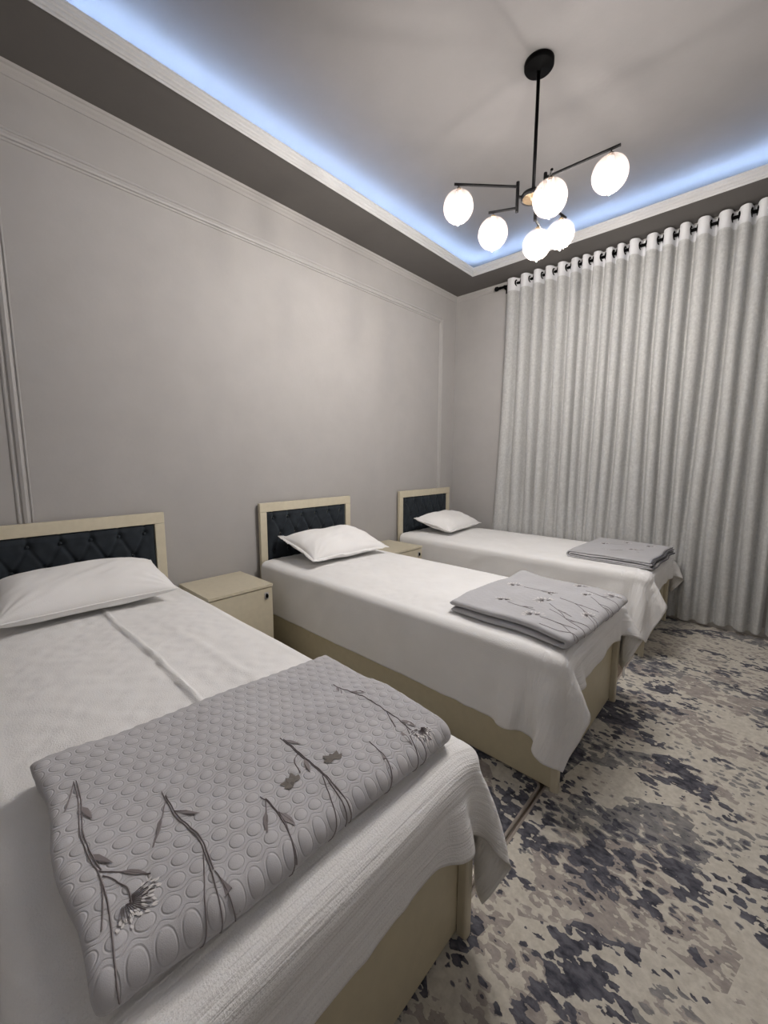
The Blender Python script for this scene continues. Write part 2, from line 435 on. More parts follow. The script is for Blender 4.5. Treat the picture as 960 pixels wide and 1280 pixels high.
# ================================================================== beds
BW = .885; ZT = .578; XB = 2.208
def tuft_panel(parent, y0, y1, z0, z1, xb, mat):
    dy, dz = .1325, .125
    ys = np.linspace(y0, y1, 150); zs = np.linspace(z0, z1, 80)
    Y, Z = np.meshgrid(ys, zs, indexing='ij')
    zt = z1-.05
    bt = []
    yc = (y0+y1)/2
    for r in range(4):
        off = 0 if r % 2 == 0 else .5
        for k in range(-3, 4):
            y = yc+(k+.5-off)*dy
            z = zt-r*dz
            if y0+.02 < y < y1-.02 and z0+.02 < z: bt.append((y, z))
    e = np.minimum.reduce([Y-y0, y1-Y, Z-z0, z1-Z])
    H = .024*np.clip(e/.03, 0, 1)**.5
    d = np.full(Y.shape, 9.)
    for y, z in bt: d = np.minimum(d, np.hypot(Y-y, Z-z))
    H -= .019*np.exp(-(d/.020)**2)
    # diagonal pleats between neighbouring buttons
    cr = np.full(Y.shape, 9.)
    for a in bt:
        for b in bt:
            if abs(abs(a[0]-b[0])-dy/2) < .01 and abs(a[1]-b[1]-dz) < .01:
                v = np.array(b)-np.array(a); L2 = v@v
                t = np.clip(((Y-a[0])*v[0]+(Z-a[1])*v[1])/L2, 0, 1)
                cr = np.minimum(cr, np.hypot(Y-a[0]-t*v[0], Z-a[1]-t*v[1]))
        if a[1] > zt-.01:     # short pleat up to the rail
            cr = np.minimum(cr, np.where(Z > a[1], np.abs(Y-a[0]), 9))
    H -= .008*np.exp(-(cr/.009)**2)
    P = np.stack([xb+H, Y, Z], -1)
    pan = grid_obj('tufted_panel', P, mat, parent)
    for y, z in bt:
        b = lathe_bm([(0, .006), (.004, .0055), (.007, .004), (.0085, .001), (.008, -.003)], 12)
        bmesh.ops.rotate(b, verts=b.verts[:], matrix=Matrix.Rotation(PI/2, 3, 'Y'))
        bmesh.ops.translate(b, verts=b.verts[:], vec=(xb+.008, y, z))
        bm_obj('button', b, mat, pan, True)

def make_bed(y0, label):
    y1 = y0+BW; yc = (y0+y1)/2; h = BW/2
    t = thing('single_bed', label, 'bed', (0, yc, 0), 0, 'single beds along the left wall')
    G = M['cream']
    # headboard
    box('top_rail', .016, .046, -h, h, .942, 1.008, G, t, .003)
    for s in (-1, 1):
        a, b = sorted((s*h, s*(h-.055)))
        box('stile', .016, .046, a, b, .0, .941, G, t, .003)
    box('back_board', .017, .026, -h+.05, h-.05, .10, .945, M['cream_d'], t)
    box('lower_rail', .020, .044, -h+.055, h-.055, .40, .5545, G, t, .002)
    tuft_panel(t, -h+.055, h-.055, .555, .941, .026, M['velvet'])
    # base
    for s in (-1, 1):
        a, b = sorted((s*(h-.004), s*(h-.022)))
        box('side_rail', .046, 2.178, a, b, .020, .40, M['cream_d'], t, .0015)
        a, b = sorted((s*(h-.001), s*(h-.034)))
        bm = box_bm(2.179, XB, a, b, .009, .42)
        es = [e for e in bm.edges if abs(e.verts[0].co.x-XB) < 1e-5 and abs(e.verts[1].co.x-XB) < 1e-5 and abs(e.verts[0].co.z-e.verts[1].co.z) > .1]
        bmesh.ops.bevel(bm, geom=es, offset=.010, segments=3, affect='EDGES', profile=.5)
        bm_obj('corner_post', bm, G, t)
    box('foot_panel', 2.160, 2.178, -h+.034, h-.034, .020, .42, M['cream_d'], t, .0015)
    for x in (.25, 1.1):
        for s in (-1, 1): bm_obj('glide', lathe_bm([(0, .0), (.02, .0), (.022, .012), (.022, .022), (0, .022)], 12, (x, s*(h-.06), 0)), M['glide'], t)
    box('slat_deck', .05, 2.16, -h+.024, h-.024, .28, .30, M['cream_d'], t)
    box('mattress', .055, 2.150, -h+.028, h-.028, .305, ZT-.006, M['pillow'], t, .045, 4)
    return t
BY = (.015, 1.546, 3.100)
make_bed(BY[0], 'cream bed with buttoned navy headboard nearest the camera, at left edge of the photo')
make_bed(BY[1], 'cream bed with buttoned navy headboard in the middle, between two nightstands')
make_bed(BY[2], 'cream bed with buttoned navy headboard farthest away, beside the curtain')

# ------------------------------------------------------------------ sheets: cloth draped over the beds
def drape(bx0, bx1, by0, by1, zt, sx0, sx1, sy0, sy1, seed, step=.029, steps=230):
    rs = np.random.RandomState(seed)
    n = int((sx1-sx0)/step)+1; m = int((sy1-sy0)/step)+1
    X, Y = np.meshgrid(np.linspace(sx0, sx1, n), np.linspace(sy0, sy1, m), indexing='ij')
    hx, hy = X[1, 0]-X[0, 0], Y[0, 1]-Y[0, 0]
    P = np.stack([X, Y, np.full_like(X, zt+.004)], -1); P[..., 2] += rs.rand(n, m)*.004
    pin = ((X < bx1-.07) & (Y > by0+.07) & (Y < by1-.07)).astype(float)
    wgt = (1-pin)[..., None]
    Q = P.copy(); dt = 1/60.; rad = .042
    cx, cy = (bx0-.5+bx1)/2, (by0+by1)/2; ex, ey = (bx1-bx0+.5)/2-rad, (by1-by0)/2-rad
    def solve(a, b, L, k):
        d = P[b]-P[a]
        ln = np.linalg.norm(d, axis=-1, keepdims=True)
        wa, wb = wgt[a], wgt[b]; ws = np.maximum(wa+wb, 1e-6)
        c = k*(ln-L)/np.maximum(ln, 1e-6)*d/ws
        P[a] += c*wa; P[b] -= c*wb
    def pairs(di, dj):
        out = []
        ax = 0 if di else 1
        N_, st = (n, di) if ax == 0 else (m, dj)
        st = abs(st)
        for ph in (0, 1):
            ids = np.array([i for i in range(N_-st) if (i//st) % 2 == ph])
            if not len(ids): continue
            if ax == 0:
                j0 = np.arange(max(0, -dj), m-max(0, dj))
                A = np.ix_(ids, j0); B = np.ix_(ids+di, j0+dj)
            else:
                A = np.ix_(np.arange(n), ids); B = np.ix_(np.arange(n), ids+dj)
            out.append((A, B))
        return out
    cons = []
    dg = math.hypot(hx, hy)
    for prs, L, k in ((pairs(1, 0), hx, 1), (pairs(0, 1), hy, 1), (pairs(1, 1), dg, .35), (pairs(1, -1), dg, .35), (pairs(2, 0), 2*hx, .5), (pairs(0, 2), 2*hy, .5)):
        for A, B in prs: cons.append((A, B, L, k))
    def collide():
        qx, qy, qz = np.abs(P[..., 0]-cx)-ex, np.abs(P[..., 1]-cy)-ey, P[..., 2]-(zt-rad)
        sx, sy = np.sign(P[..., 0]-cx), np.sign(P[..., 1]-cy)
        g = np.stack([np.maximum(qx, 0)*sx, np.maximum(qy, 0)*sy, np.maximum(qz, 0)], -1)
        l = np.linalg.norm(g, axis=-1); inside = np.maximum(np.maximum(qx, qy), qz)
        sd = np.where(l > 0, l, np.minimum(inside, 0))-rad
        best = np.argmax(np.stack([qx, qy, qz], -1), -1)
        gi = np.stack([(best == 0)*sx, (best == 1)*sy, (best == 2)*1.], -1)
        nrm = np.where((l > 1e-6)[..., None], g/np.maximum(l, 1e-6)[..., None], gi)
        pen = np.maximum(.004-sd, 0)
        P[...] += nrm*(pen*(1-pin))[..., None]
        return pen > 0, nrm
    for s in range(steps):
        V = (P-Q)*.975; Q = P.copy()
        P += (V + np.array([0, 0, -9.8*dt*dt]))*wgt
        for it in range(7):
            for A, B, L, k in cons: solve(A, B, L, k)
            hit, nrm = collide()
        D = P-Q; Dn = (D*nrm).sum(-1, keepdims=True)*nrm
        P[...] = np.where(hit[..., None], Q+Dn+(D-Dn)*.45, P)
        P[..., 2] = np.maximum(P[..., 2], .014)
    return P

def upsample(P, k):
    def up(A):
        n = A.shape[0]; E = np.concatenate([2*A[:1]-A[1:2], A, 2*A[-1:]-A[-2:-1]])
        out = []
        for j in range(k):
            t = j/k
            p0, p1, p2, p3 = E[:n-1], E[1:n], E[2:n+1], E[3:n+2]
            out.append(.5*((2*p1)+(-p0+p2)*t+(2*p0-5*p1+4*p2-p3)*t*t+(-p0+3*p1-3*p2+p3)*t**3))
        R = np.stack(out, 1).reshape((-1,)+A.shape[1:]); return np.concatenate([R, A[-1:]])
    return np.swapaxes(up(np.swapaxes(up(P), 0, 1)), 0, 1)

def make_sheet(y0, ovn, ovf, foot, seed, label, crease=None, k=3, squeeze=None, puff=.012):
    y1 = y0+BW
    P = drape(.056, XB+.012, y0-puff, y1+.012, ZT, .062, XB+foot, y0-ovn, y1+ovf, seed)
    P = upsample(P, k)
    n, m = P.shape[:2]
    Ux, Uy = np.meshgrid(np.linspace(0, XB+foot-.062, n), np.linspace(0, BW+ovn+ovf, m), indexing='ij')
    Nn = grid_normals(P); Nn *= np.where(Nn[n//3, m//2, 2] < 0, -1, 1)
    X, Y = P[..., 0].copy(), P[..., 1].copy()
    h = .0016*vnoise(Ux*3.5, Uy*2.5, seed)+.0004*vnoise(Ux*17, Uy*8, seed+1)
    hang = np.clip((ZT-.03-P[..., 2])/.08, 0, 1)                     # slanting soft folds on the hanging sides
    h += hang*(.0055*vnoise((Ux-Uy*1.1)*7, (Ux+Uy)*1.6, seed+6)+.002*vnoise((Ux-Uy*.6)*17, (Ux+Uy)*4, seed+7))
    # crinkles running along the foot of the sheet
    f = np.clip((X-(XB-.24))/.2, 0, 1)
    h += f*.0022*vnoise(Ux*48, Uy*1.4, seed+2)
    inn = np.clip(np.minimum.reduce([X-.05, XB-X, Y-y0, y1-Y])/.22, 0, 1); inn = inn*inn*(3-2*inn)
    P = P+Nn*h[..., None]; P[..., 2] += .014*inn
    if crease:
        yc = crease+.006*np.sin(X*7)+.004*vnoise(X*9, X*0, 4)
        d = Y-yc; on = np.clip((X-.2)/.2, 0, 1)*np.clip((1.85-X)/.25, 0, 1)
        P[..., 2] += on*(.010*np.exp(-(d/.006)**2)+np.where(d > 0, .009*np.exp(-(d/.07)), 0))
        # smaller second fold close by
        P[..., 2] += on*.004*np.exp(-((Y-yc-.16-.05*(X-1))/.02)**2)*np.clip((X-.6)/.3, 0, 1)
    if squeeze is not None: P[..., 1] = np.minimum(P[..., 1], squeeze)
    o = grid_obj('bed_sheet', P, M['sheet'], None, np.stack([Ux, Uy], -1))
    sm = o.modifiers.new('hem', 'SOLIDIFY'); sm.thickness = .0016; sm.offset = 1 if Nn[n//3, m//2, 2] > 0 else -1
    tag(o, label, 'sheet', 'white sheets on the beds'); return o
make_sheet(BY[0], .20, .33, .180, 3, 'white sheet with a long ridged crease, on the bed nearest the camera', crease=.472, k=4, puff=.024)
make_sheet(BY[1], .335, .33, .150, 8, 'white sheet on the middle bed, pointed corner hanging at its foot')
make_sheet(BY[2], .33, .20, .165, 14, 'white sheet on the farthest bed, beside the curtain', squeeze=3.997)

# ------------------------------------------------------------------ pillows
def make_pillow(loc, L, Wd, H, rot, tilt, flange, label, seed, roll=0):
    n, m = 72, 96
    t = thing('pillow', label, 'pillow', loc, rot, 'white pillows on the beds')
    u = np.linspace(-1, 1, n); v = np.linspace(-1, 1, m)
    U, V = np.meshgrid(u, v, indexing='ij')
    U = np.sign(U)*np.abs(U)**.8; V = np.sign(V)*np.abs(V)**.8
    pin = .045
    X = U*Wd/2*(1-pin*(1-V**2)*np.abs(U)**2); Y = V*L/2*(1-pin*.8*(1-U**2)*np.abs(V)**2)
    prof = (np.clip(1-np.abs(U)**2.4, 0, 1)**.5)*(np.clip(1-np.abs(V)**3.0, 0, 1)**.5)
    wr = .0032*vnoise(U*2+5, V*2.5, seed)+.0022*vnoise((U+V)*5, (U-V)*2, seed+1)
    # pinch wrinkles running in from the corners
    ang = np.arctan2(np.abs(V)-.98, np.abs(U)-.98); rad = np.hypot(np.abs(U)-1, np.abs(V)-1)
    wr += .0035*np.sin(ang*16+seed)*np.exp(-(rad/.5)**2)*np.clip(rad/.1, 0, 1)
    top = H*.60*prof*(1+wr*9)+wr*prof; bot = -H*.40*prof**.7*(1+.10*vnoise(U*3, V*3, seed+5))
    ct, st = math.cos(tilt), math.sin(tilt); cr, sr = math.cos(roll), math.sin(roll)
    sag = .02*(1-(U+1)/2)*np.cos(V*1.3)
    def place(X, Y, Z):
        Z = Z+.004*vnoise(X*9, Y*7, seed+8)
        x = X*ct+Z*st; z = -X*st+Z*ct
        y = Y*cr-z*sr; z = Y*sr+z*cr
        return np.stack([x, y, z], -1)
    A = place(X, Y, top+.001); B = place(X, Y, bot-.001)
    zmin = ZT+.017-loc[2]; B[..., 2] = np.maximum(B[..., 2], zmin); A[..., 2] = np.maximum(A[..., 2], zmin+.002)
    c = grid_obj('cushion', np.concatenate([A, B[:, ::-1]], 1), M['pillow'], t)
    # close the rim: weld top and bottom sheets along the border
    bm = bmesh.new(); bm.from_mesh(c.data); bmesh.ops.remove_doubles(bm, verts=bm.verts[:], dist=.0026); bmesh.ops.recalc_face_normals(bm, faces=bm.faces[:]); bm.to_mesh(c.data); bm.free()
    # border: sewn flange or thin piping, following the rim
    rim = [(i, 0) for i in range(n)]+[(n-1, j) for j in range(1, m)]+[(i, m-1) for i in range(n-2, -1, -1)]+[(0, j) for j in range(m-2, 0, -1)]
    K = len(rim); rs = np.random.RandomState(seed)
    base = np.array([(X[i, j], Y[i, j]) for i, j in rim]); uvr = np.array([(U[i, j], V[i, j]) for i, j in rim])
    if flange:
        out = base.copy()
        sgn = np.sign(uvr)*(np.abs(uvr) > .999)
        out += sgn*flange
        k = np.arange(K); wob = .006*vnoise(k*.16, k*0, seed+11)+.003*vnoise(k*.5, k*0, seed+12)
        vs = np.concatenate([place(base[:, 0]*.985, base[:, 1]*.99, np.zeros(K)+.003), place(out[:, 0], out[:, 1], wob+.004), place(out[:, 0], out[:, 1], wob+.0015), place(base[:, 0]*.985, base[:, 1]*.99, np.zeros(K)-.003)])
        fs = [(a*K+i, a*K+(i+1) % K, (a+1)*K+(i+1) % K, (a+1)*K+i) for a in range(3) for i in range(K)]
        mesh_obj('flange', vs, fs, M['pillow'], t, True)
    else:
        pts = place(base[:, 0]*1.004, base[:, 1]*1.004, np.zeros(K))
        bm = bmesh.new(); ring = 6; rings = []
        for i in range(K):
            tg = Vector(pts[(i+1) % K]-pts[i-1]).normalized(); a = tg.cross(Vector((0, 0, 1))).normalized(); b = tg.cross(a)
            rings.append([bm.verts.new(Vector(pts[i])+(a*math.cos(2*PI*q/ring)+b*math.sin(2*PI*q/ring))*.0035) for q in range(ring)])
        for i in range(K):
            A_, B_ = rings[i], rings[(i+1) % K]
            for q in range(ring): bm.faces.new((A_[q], A_[(q+1) % ring], B_[(q+1) % ring], B_[q]))
        bm_obj('piping', bm, M['pillow'], t, True)
    return t
make_pillow((.290, .437, .700), .70, .43, .160, -.03, .17, 0, 'plump white pillow with piped edge on the bed nearest the camera', 21)
make_pillow((.340, 2.000, .700), .66, .42, .150, -.06, .22, .026, 'white pillow with a flat flange and a turned-up corner on the middle bed', 34)
make_pillow((.335, 3.545, .692), .66, .40, .14, .10, .19, .016, 'white pillow with pointed corners on the farthest bed', 47)

# ------------------------------------------------------------------ folded quilts
QH = .0335
def quilt_relief(a, b, amp):
    """rows of round pads ringed by stitching, with a wavy stitched line between rows"""
    k = np.round(a/QH); bb = b-.5*(k % 2)*QH; j = np.round(bb/QH)
    r = np.hypot((a-k*QH)*.97, bb-j*QH)
    h = .9*np.clip(1-(r/.0124)**2, 0, 1)**.6
    return amp*h

def fold_mesh(name, path, th, W, mat, parent, ds, relief=0, seed=0, deform=None, yr=.014, plainend=0):
    path = np.array(path, float)
    seg = np.linalg.norm(np.diff(path, axis=0), axis=1); s = np.concatenate([[0], np.cumsum(seg)])
    n = max(8, int(s[-1]/ds)); a = np.linspace(0, s[-1], n)
    c = np.stack([np.interp(a, s, path[:, 0]), np.interp(a, s, path[:, 1])], -1)
    for _ in range(2): c[1:-1] = .25*c[:-2]+.5*c[1:-1]+.25*c[2:]
    tg = np.gradient(c, axis=0); tg /= np.linalg.norm(tg, axis=1, keepdims=True)
    nr = np.stack([tg[:, 1], -tg[:, 0]], -1)
    m = max(8, int(W/ds)); y = np.linspace(0, W, m)
    y = np.concatenate([yr*(1-np.cos(np.linspace(0, PI/2, 6)))[:-1], y[(y > yr) & (y < W-yr)], W-yr*(1-np.cos(np.linspace(PI/2, 0, 6)))])
    y = np.unique(np.round(y, 5)); m = len(y)
    e = np.minimum(y, W-y); hy = .15+.85*np.sqrt(np.clip(1-(1-np.clip(e/yr, 0, 1))**2, 0, 1))
    ea = np.minimum(a, a[-1]-a); ha = .15+.85*np.sqrt(np.clip(1-(1-np.clip(ea/(th*.5), 0, 1))**2, 0, 1))
    Hh = th/2*ha[:, None]*hy[None]
    Aa, Bb = np.meshgrid(a[-1]-a, y, indexing='ij')
    rel = quilt_relief(Aa, Bb, relief)*(hy[None]**2) if relief else 0*Aa
    rel = rel+.0012*vnoise(Aa*14, Bb*14, seed)
    def surf(sg, rl):
        off = sg*(Hh+rl)
        P = np.stack([c[:, :1]+nr[:, :1]*off, np.broadcast_to(y, (n, m)), c[:, 1:]+nr[:, 1:]*off], -1)
        return deform(P) if deform is not None else P
    A, B = surf(1, rel), surf(-1, 0*rel)
    vs = np.concatenate([A.reshape(-1, 3), B.reshape(-1, 3)]); ia = np.arange(n*m).reshape(n, m); ib = ia+n*m
    F = [np.stack([ia[:-1, :-1], ia[:-1, 1:], ia[1:, 1:], ia[1:, :-1]], -1).reshape(-1, 4), np.stack([ib[:-1, :-1], ib[1:, :-1], ib[1:, 1:], ib[:-1, 1:]], -1).reshape(-1, 4)]
    for (p, q) in ((ia[0], ib[0]), (ib[-1], ia[-1]), (ib[:, 0], ia[:, 0]), (ia[:, -1], ib[:, -1])):
        F.append(np.stack([p[:-1], q[:-1], q[1:], p[1:]], -1))
    o = mesh_obj(name, vs, np.concatenate(F), mat, parent, True)
    uvs = np.tile(np.stack([Aa, Bb], -1).reshape(-1, 2), (2, 1)); ul = o.data.uv_layers.new(name='UVMap')
    vi = np.zeros(len(o.data.loops), int); o.data.loops.foreach_get('vertex_index', vi); ul.data.foreach_set('uv', uvs[vi].ravel())
    def at(aa, bb, lift=.0012):
        """point and normal on the outer face at distance aa from the free top edge and bb across"""
        i = np.interp(a[-1]-aa, a, np.arange(n)); j = np.interp(bb, y, np.arange(m))
        def smp(i, j):
            i = min(max(i, 0), n-1.001); j = min(max(j, 0), m-1.001); i0, j0 = int(i), int(j); f, g = i-i0, j-j0
            return (A[i0, j0]*(1-f)+A[i0+1, j0]*f)*(1-g)+(A[i0, j0+1]*(1-f)+A[i0+1, j0+1]*f)*g
        p = smp(i, j); t1 = smp(i+3, j)-smp(i-3, j); t2 = smp(i, j+3)-smp(i, j-3); nn = np.cross(t1, t2); nn /= max(np.linalg.norm(nn), 1e-9)
        c0 = c[int(min(max(i, 0), n-1))]; 
        if nn @ np.array([p[0]-c0[0], 0, p[2]-c0[1]]) < 0: nn = -nn
        return p+nn*lift, nn
    return o, at

def stitch(bm, at, pts, w0, w1, lift=.0016):
    """embroidered line: a raised ribbon lying on the quilt"""
    pts = np.array(pts, float)
    s = np.concatenate([[0], np.cumsum(np.linalg.norm(np.diff(pts, axis=0), axis=1))]); k = max(3, int(s[-1]/.006)+1)
    # smooth polyline
    q = np.linspace(0, s[-1], k); L = np.stack([np.interp(q, s, pts[:, 0]), np.interp(q, s, pts[:, 1])], -1)
    for _ in range(2):
        if k > 4: L[1:-1] = .25*L[:-2]+.5*L[1:-1]+.25*L[2:]
    rows = []
    pp = [at(*l, lift) for l in L]
    for i, (p, nn) in enumerate(pp):
        t = pp[min(i+1, k-1)][0]-pp[max(i-1, 0)][0]; b = np.cross(nn, t); b /= max(np.linalg.norm(b), 1e-9)
        wd = (w0+(w1-w0)*i/(k-1))/2
        rows.append([bm.verts.new(p-b*wd-nn*.001), bm.verts.new(p+nn*.0006), bm.verts.new(p+b*wd-nn*.001)])
    for A_, B_ in zip(rows, rows[1:]):
        for q_ in (0, 1): bm.faces.new((A_[q_], A_[q_+1], B_[q_+1], B_[q_]))

def leaf(bm, at, base, ang, ln, wd):
    u = np.array([math.cos(ang), math.sin(ang)]); v = np.array([-u[1], u[0]]); base = np.array(base)
    P = [base+u*ln*t+v*wd*.5*w_ for t, w_ in ((0, 0), (.3, .9), (.6, 1), (1, 0), (.6, -1), (.3, -.9))]
    vs = [bm.verts.new(at(*p, .0017)[0]) for p in P]
    bm.faces.new(vs)

def stem(parent, at, lines, leaves=(), mat='thread_dark', w=.0042):
    bm = bmesh.new()
    for ln in lines: stitch(bm, at, ln, w*.55, w)
    for lf in leaves: leaf(bm, at, *lf)
    bm_obj('embroidered_stem', bm, M[mat], parent)

def flower(parent, at, c, r, ang, seed, white=True, fan=1.6, n=18):
    rnd = random.Random(seed); c = np.array(c)
    bm = bmesh.new(); bw = bmesh.new()
    for k in range(n):
        a = ang+(k/(n-1)-.5)*2*fan; q = r*(.8+.3*rnd.random()); u = np.array([math.cos(a), math.sin(a)])
        stitch(bm, at, [c+u*q*.2, c+u*q*.5, c+u*q*.85], .0005, .0009)
        for e in range(2):
            p = c+u*q*(.55+.26*e+.1*rnd.random())+np.array([rnd.uniform(-1, 1), rnd.uniform(-1, 1)])*r*.05
            leaf(bw, at, p, a+rnd.uniform(-.5, .5), r*.20*18/n, r*.085*18/n)
    bm_obj('embroidered_flower', bm, M['thread_dark'], parent)
    if white: bm_obj('embroidered_petals', bw, M['thread_white'], parent)
    else: bw.free()

def blossom(parent, at, c, r, ang, mat='thread_grey'):
    bm = bmesh.new(); c = np.array(c)
    for k in range(5):
        leaf(bm, at, c, ang+(k-2)*.62, r*(1.1 if k % 2 else .9), r*.55)
    bm_obj('embroidered_blossom', bm, M[mat], parent)

def arc(cx, cz, R, a0, a1, n=14): return [(cx+R*math.cos(a0+(a1-a0)*i/n), cz+R*math.sin(a0+(a1-a0)*i/n)) for i in range(n+1)]

ZQ = ZT+.0165
# --- nearest quilt: thick, folded once, fold towards the foot of the bed
def q1_def(P):
    P = P.copy(); x, y, z = P[..., 0].copy(), P[..., 1].copy(), P[..., 2].copy()
    P[..., 2] = z*(1+.10*vnoise(x*6+3, y*5, 61))
    f = np.clip((x-.44)/.16, 0, 1)
    P[..., 2] -= f*f*.012*np.clip(z/.05, 0, 1)                      # slumps towards the foot
    P[..., 0] += .042*(y/.775)*(1-x/.575)                           # back edge not quite square
    P[..., 1] += .010*vnoise(x*6, z*0, 62)*(1-y/.73)-.008*np.clip(z/.05, 0, 1)*np.clip((.1-y)/.1, 0, 1)
    P[..., 0] += .006*vnoise(y*5, z*0+2, 63)
    P[..., 2] += .003*vnoise(x*9, y*8, 64)
    return P
L = .572; R = .0165; th = .031; zb = .017
q1 = thing('folded_quilt', 'grey circle-stitched quilt with branch embroidery, folded on the bed nearest the camera', 'quilt', (1.554, .092, ZQ), math.radians(-2.2), 'folded grey quilts on the beds')
path = [(-.012, zb), (.2, zb), (L-R, zb)]+arc(L-R, zb+R, R, -PI/2, PI/2)+[(.3, zb+2*R), (.0, zb+2*R-.001)]
o, at1 = fold_mesh('cover', path, th, .775, M['quilt'], q1, .0042, .0028, 5, q1_def, .020)
stem(q1, at1, [[(.135, .044), (.298, .039), (.405, .043), (.464, .037), (.582, .026)], [(.135, .048), (.298, .043), (.405, .047)], [(.135, .044), (.214, .022)], [(.405, .043), (.466, .093)], [(.419, .045), (.469, .063), (.497, .060)], [(.426, .041), (.511, .022)]],
     [((.226, .046), .25, .05, .010), ((.36, .043), .4, .05, .010), ((.43, .064), .7, .04, .008)], w=.0029)
stem(q1, at1, [[(.283, .169), (.365, .168), (.445, .173), (.526, .164), (.601, .154)], [(.30, .172), (.365, .172), (.445, .177), (.526, .168)], [(.315, .168), (.36, .148), (.414, .114)], [(.353, .172), (.388, .199)], [(.487, .166), (.54, .148), (.596, .126)], [(.53, .168), (.603, .181)]],
     [((.36, .176), .6, .045, .009), ((.35, .152), -.5, .06, .007), ((.545, .171), .2, .06, .013)], w=.0029)
stem(q1, at1, [[(.446, .297), (.500, .303), (.555, .298), (.611, .274)], [(.46, .301), (.52, .305), (.58, .292)], [(.465, .298), (.525, .267)], [(.503, .305), (.543, .316)]], [((.505, .306), .2, .045, .014), ((.485, .286), -.5, .04, .009)], w=.0034)
stem(q1, at1, [[(.319, .422), (.407, .423), (.485, .425), (.546, .419), (.59, .411)], [(.33, .425), (.42, .427), (.50, .427), (.60, .424)], [(.395, .423), (.41, .402), (.45, .392)], [(.490, .421), (.559, .397), (.607, .366)]], [((.335, .424), .5, .045, .009), ((.42, .423), -.35, .05, .010)], w=.0034)
stem(q1, at1, [[(.480, .567), (.552, .559), (.602, .524)]], [((.53, .561), -.3, .06, .009)], w=.004)
stem(q1, at1, [[(.200, .664), (.282, .667), (.363, .676)], [(.235, .665), (.27, .645)]], [((.28, .667), .5, .05, .010), ((.22, .664), -.5, .035, .009)], w=.003)
stem(q1, at1, [[(.363, .676), (.462, .679), (.573, .663), (.605, .640)], [(.43, .676), (.49, .650)], [(.50, .676), (.605, .615)]], [((.48, .680), .2, .05, .011), ((.51, .646), -.2, .05, .009)], w=.0034)
blossom(q1, at1, (.467, .366), .028, -PI+.3); blossom(q1, at1, (.470, .469), .028, -PI-.2)
flower(q1, at1, (.487, .052), .044, .75, 5, True, 1.15); flower(q1, at1, (.535, .690), .036, -.3, 9, True, 1.3)

# --- middle quilt: two plump layers, fold towards the foot
def q2_def(P):
    P = P.copy(); x, y, z = P[..., 0].copy(), P[..., 1].copy(), P[..., 2].copy()
    k = np.clip(z/.04, 0, 1)
    P[..., 2] = z*(1+.12*vnoise(x*5+1, y*5, 71))+.004*vnoise(x*8, y*7, 72)*k
    P[..., 2] += .012*np.exp(-((x-.02)/.06)**2)*np.exp(-((y-.70)/.12)**2)*k-.010*np.clip((x-.45)/.12, 0, 1)*k
    P[..., 1] += -.02*np.clip((x-.35)/.2, 0, 1)*np.clip((.2-y)/.2, 0, 1)+.008*vnoise(x*5, z*0, 73)
    P[..., 0] += .010*vnoise(y*4, z*8, 74)
    return P
L = .575; R = .0155; th = .026; zb = .0145
q2 = thing('folded_quilt', 'pale grey quilt with small white embroidered flowers, folded on the middle bed', 'quilt', (1.630, 1.630, ZQ), math.radians(-2.2), 'folded grey quilts on the beds')
path = [(.012, zb), (.2, zb), (L-R, zb)]+arc(L-R, zb+R, R, -PI/2, PI/2)+[(.3, zb+2*R+.001), (.0, zb+2*R+.001)]
o, at2 = fold_mesh('cover', path, th, .735, M['quilt_c'], q2, .0065, .0009, 6, q2_def, .016)
for i, (c, r, a) in enumerate((((.115, .439), .042, 2.6), ((.185, .193), .036, 2.2), ((.342, .301), .046, 2.6), ((.382, .085), .046, 2.4), ((.378, .670), .042, 2.4), ((.45, .536), .03, 2.8), ((.548, .285), .03, 2.6), ((.313, .426), .026, 2.5), ((.55, .640), .045, 2.6))):
    flower(q2, at2, c, r, a, 30+i, True, 1.7, 10)
for ls in ([[(.21, .185), (.29, .165), (.36, .149)], [(.29, .165), (.34, .175)]], [[(.16, .45), (.266, .433), (.336, .448)], [(.26, .433), (.33, .40)]], [[(.37, .28), (.446, .215), (.50, .16)], [(.43, .23), (.50, .21)]],
           [[(.41, .09), (.51, .093), (.58, .04)], [(.48, .093), (.56, .11)]], [[(.40, .21), (.505, .162), (.59, .131)], [(.49, .17), (.58, .19)]], [[(.47, .52), (.554, .431), (.60, .40)], [(.53, .45), (.60, .47)]],
           [[(.375, .383), (.466, .354), (.587, .265)], [(.45, .358), (.56, .36)], [(.50, .33), (.59, .23)]], [[(.42, .60), (.50, .58), (.60, .56)]], [[(.44, .02), (.52, .03), (.60, .08)]]):
    stem(q2, at2, ls, [((ls[0][1][0], ls[0][1][1]), .5, .03, .007)], w=.0026)

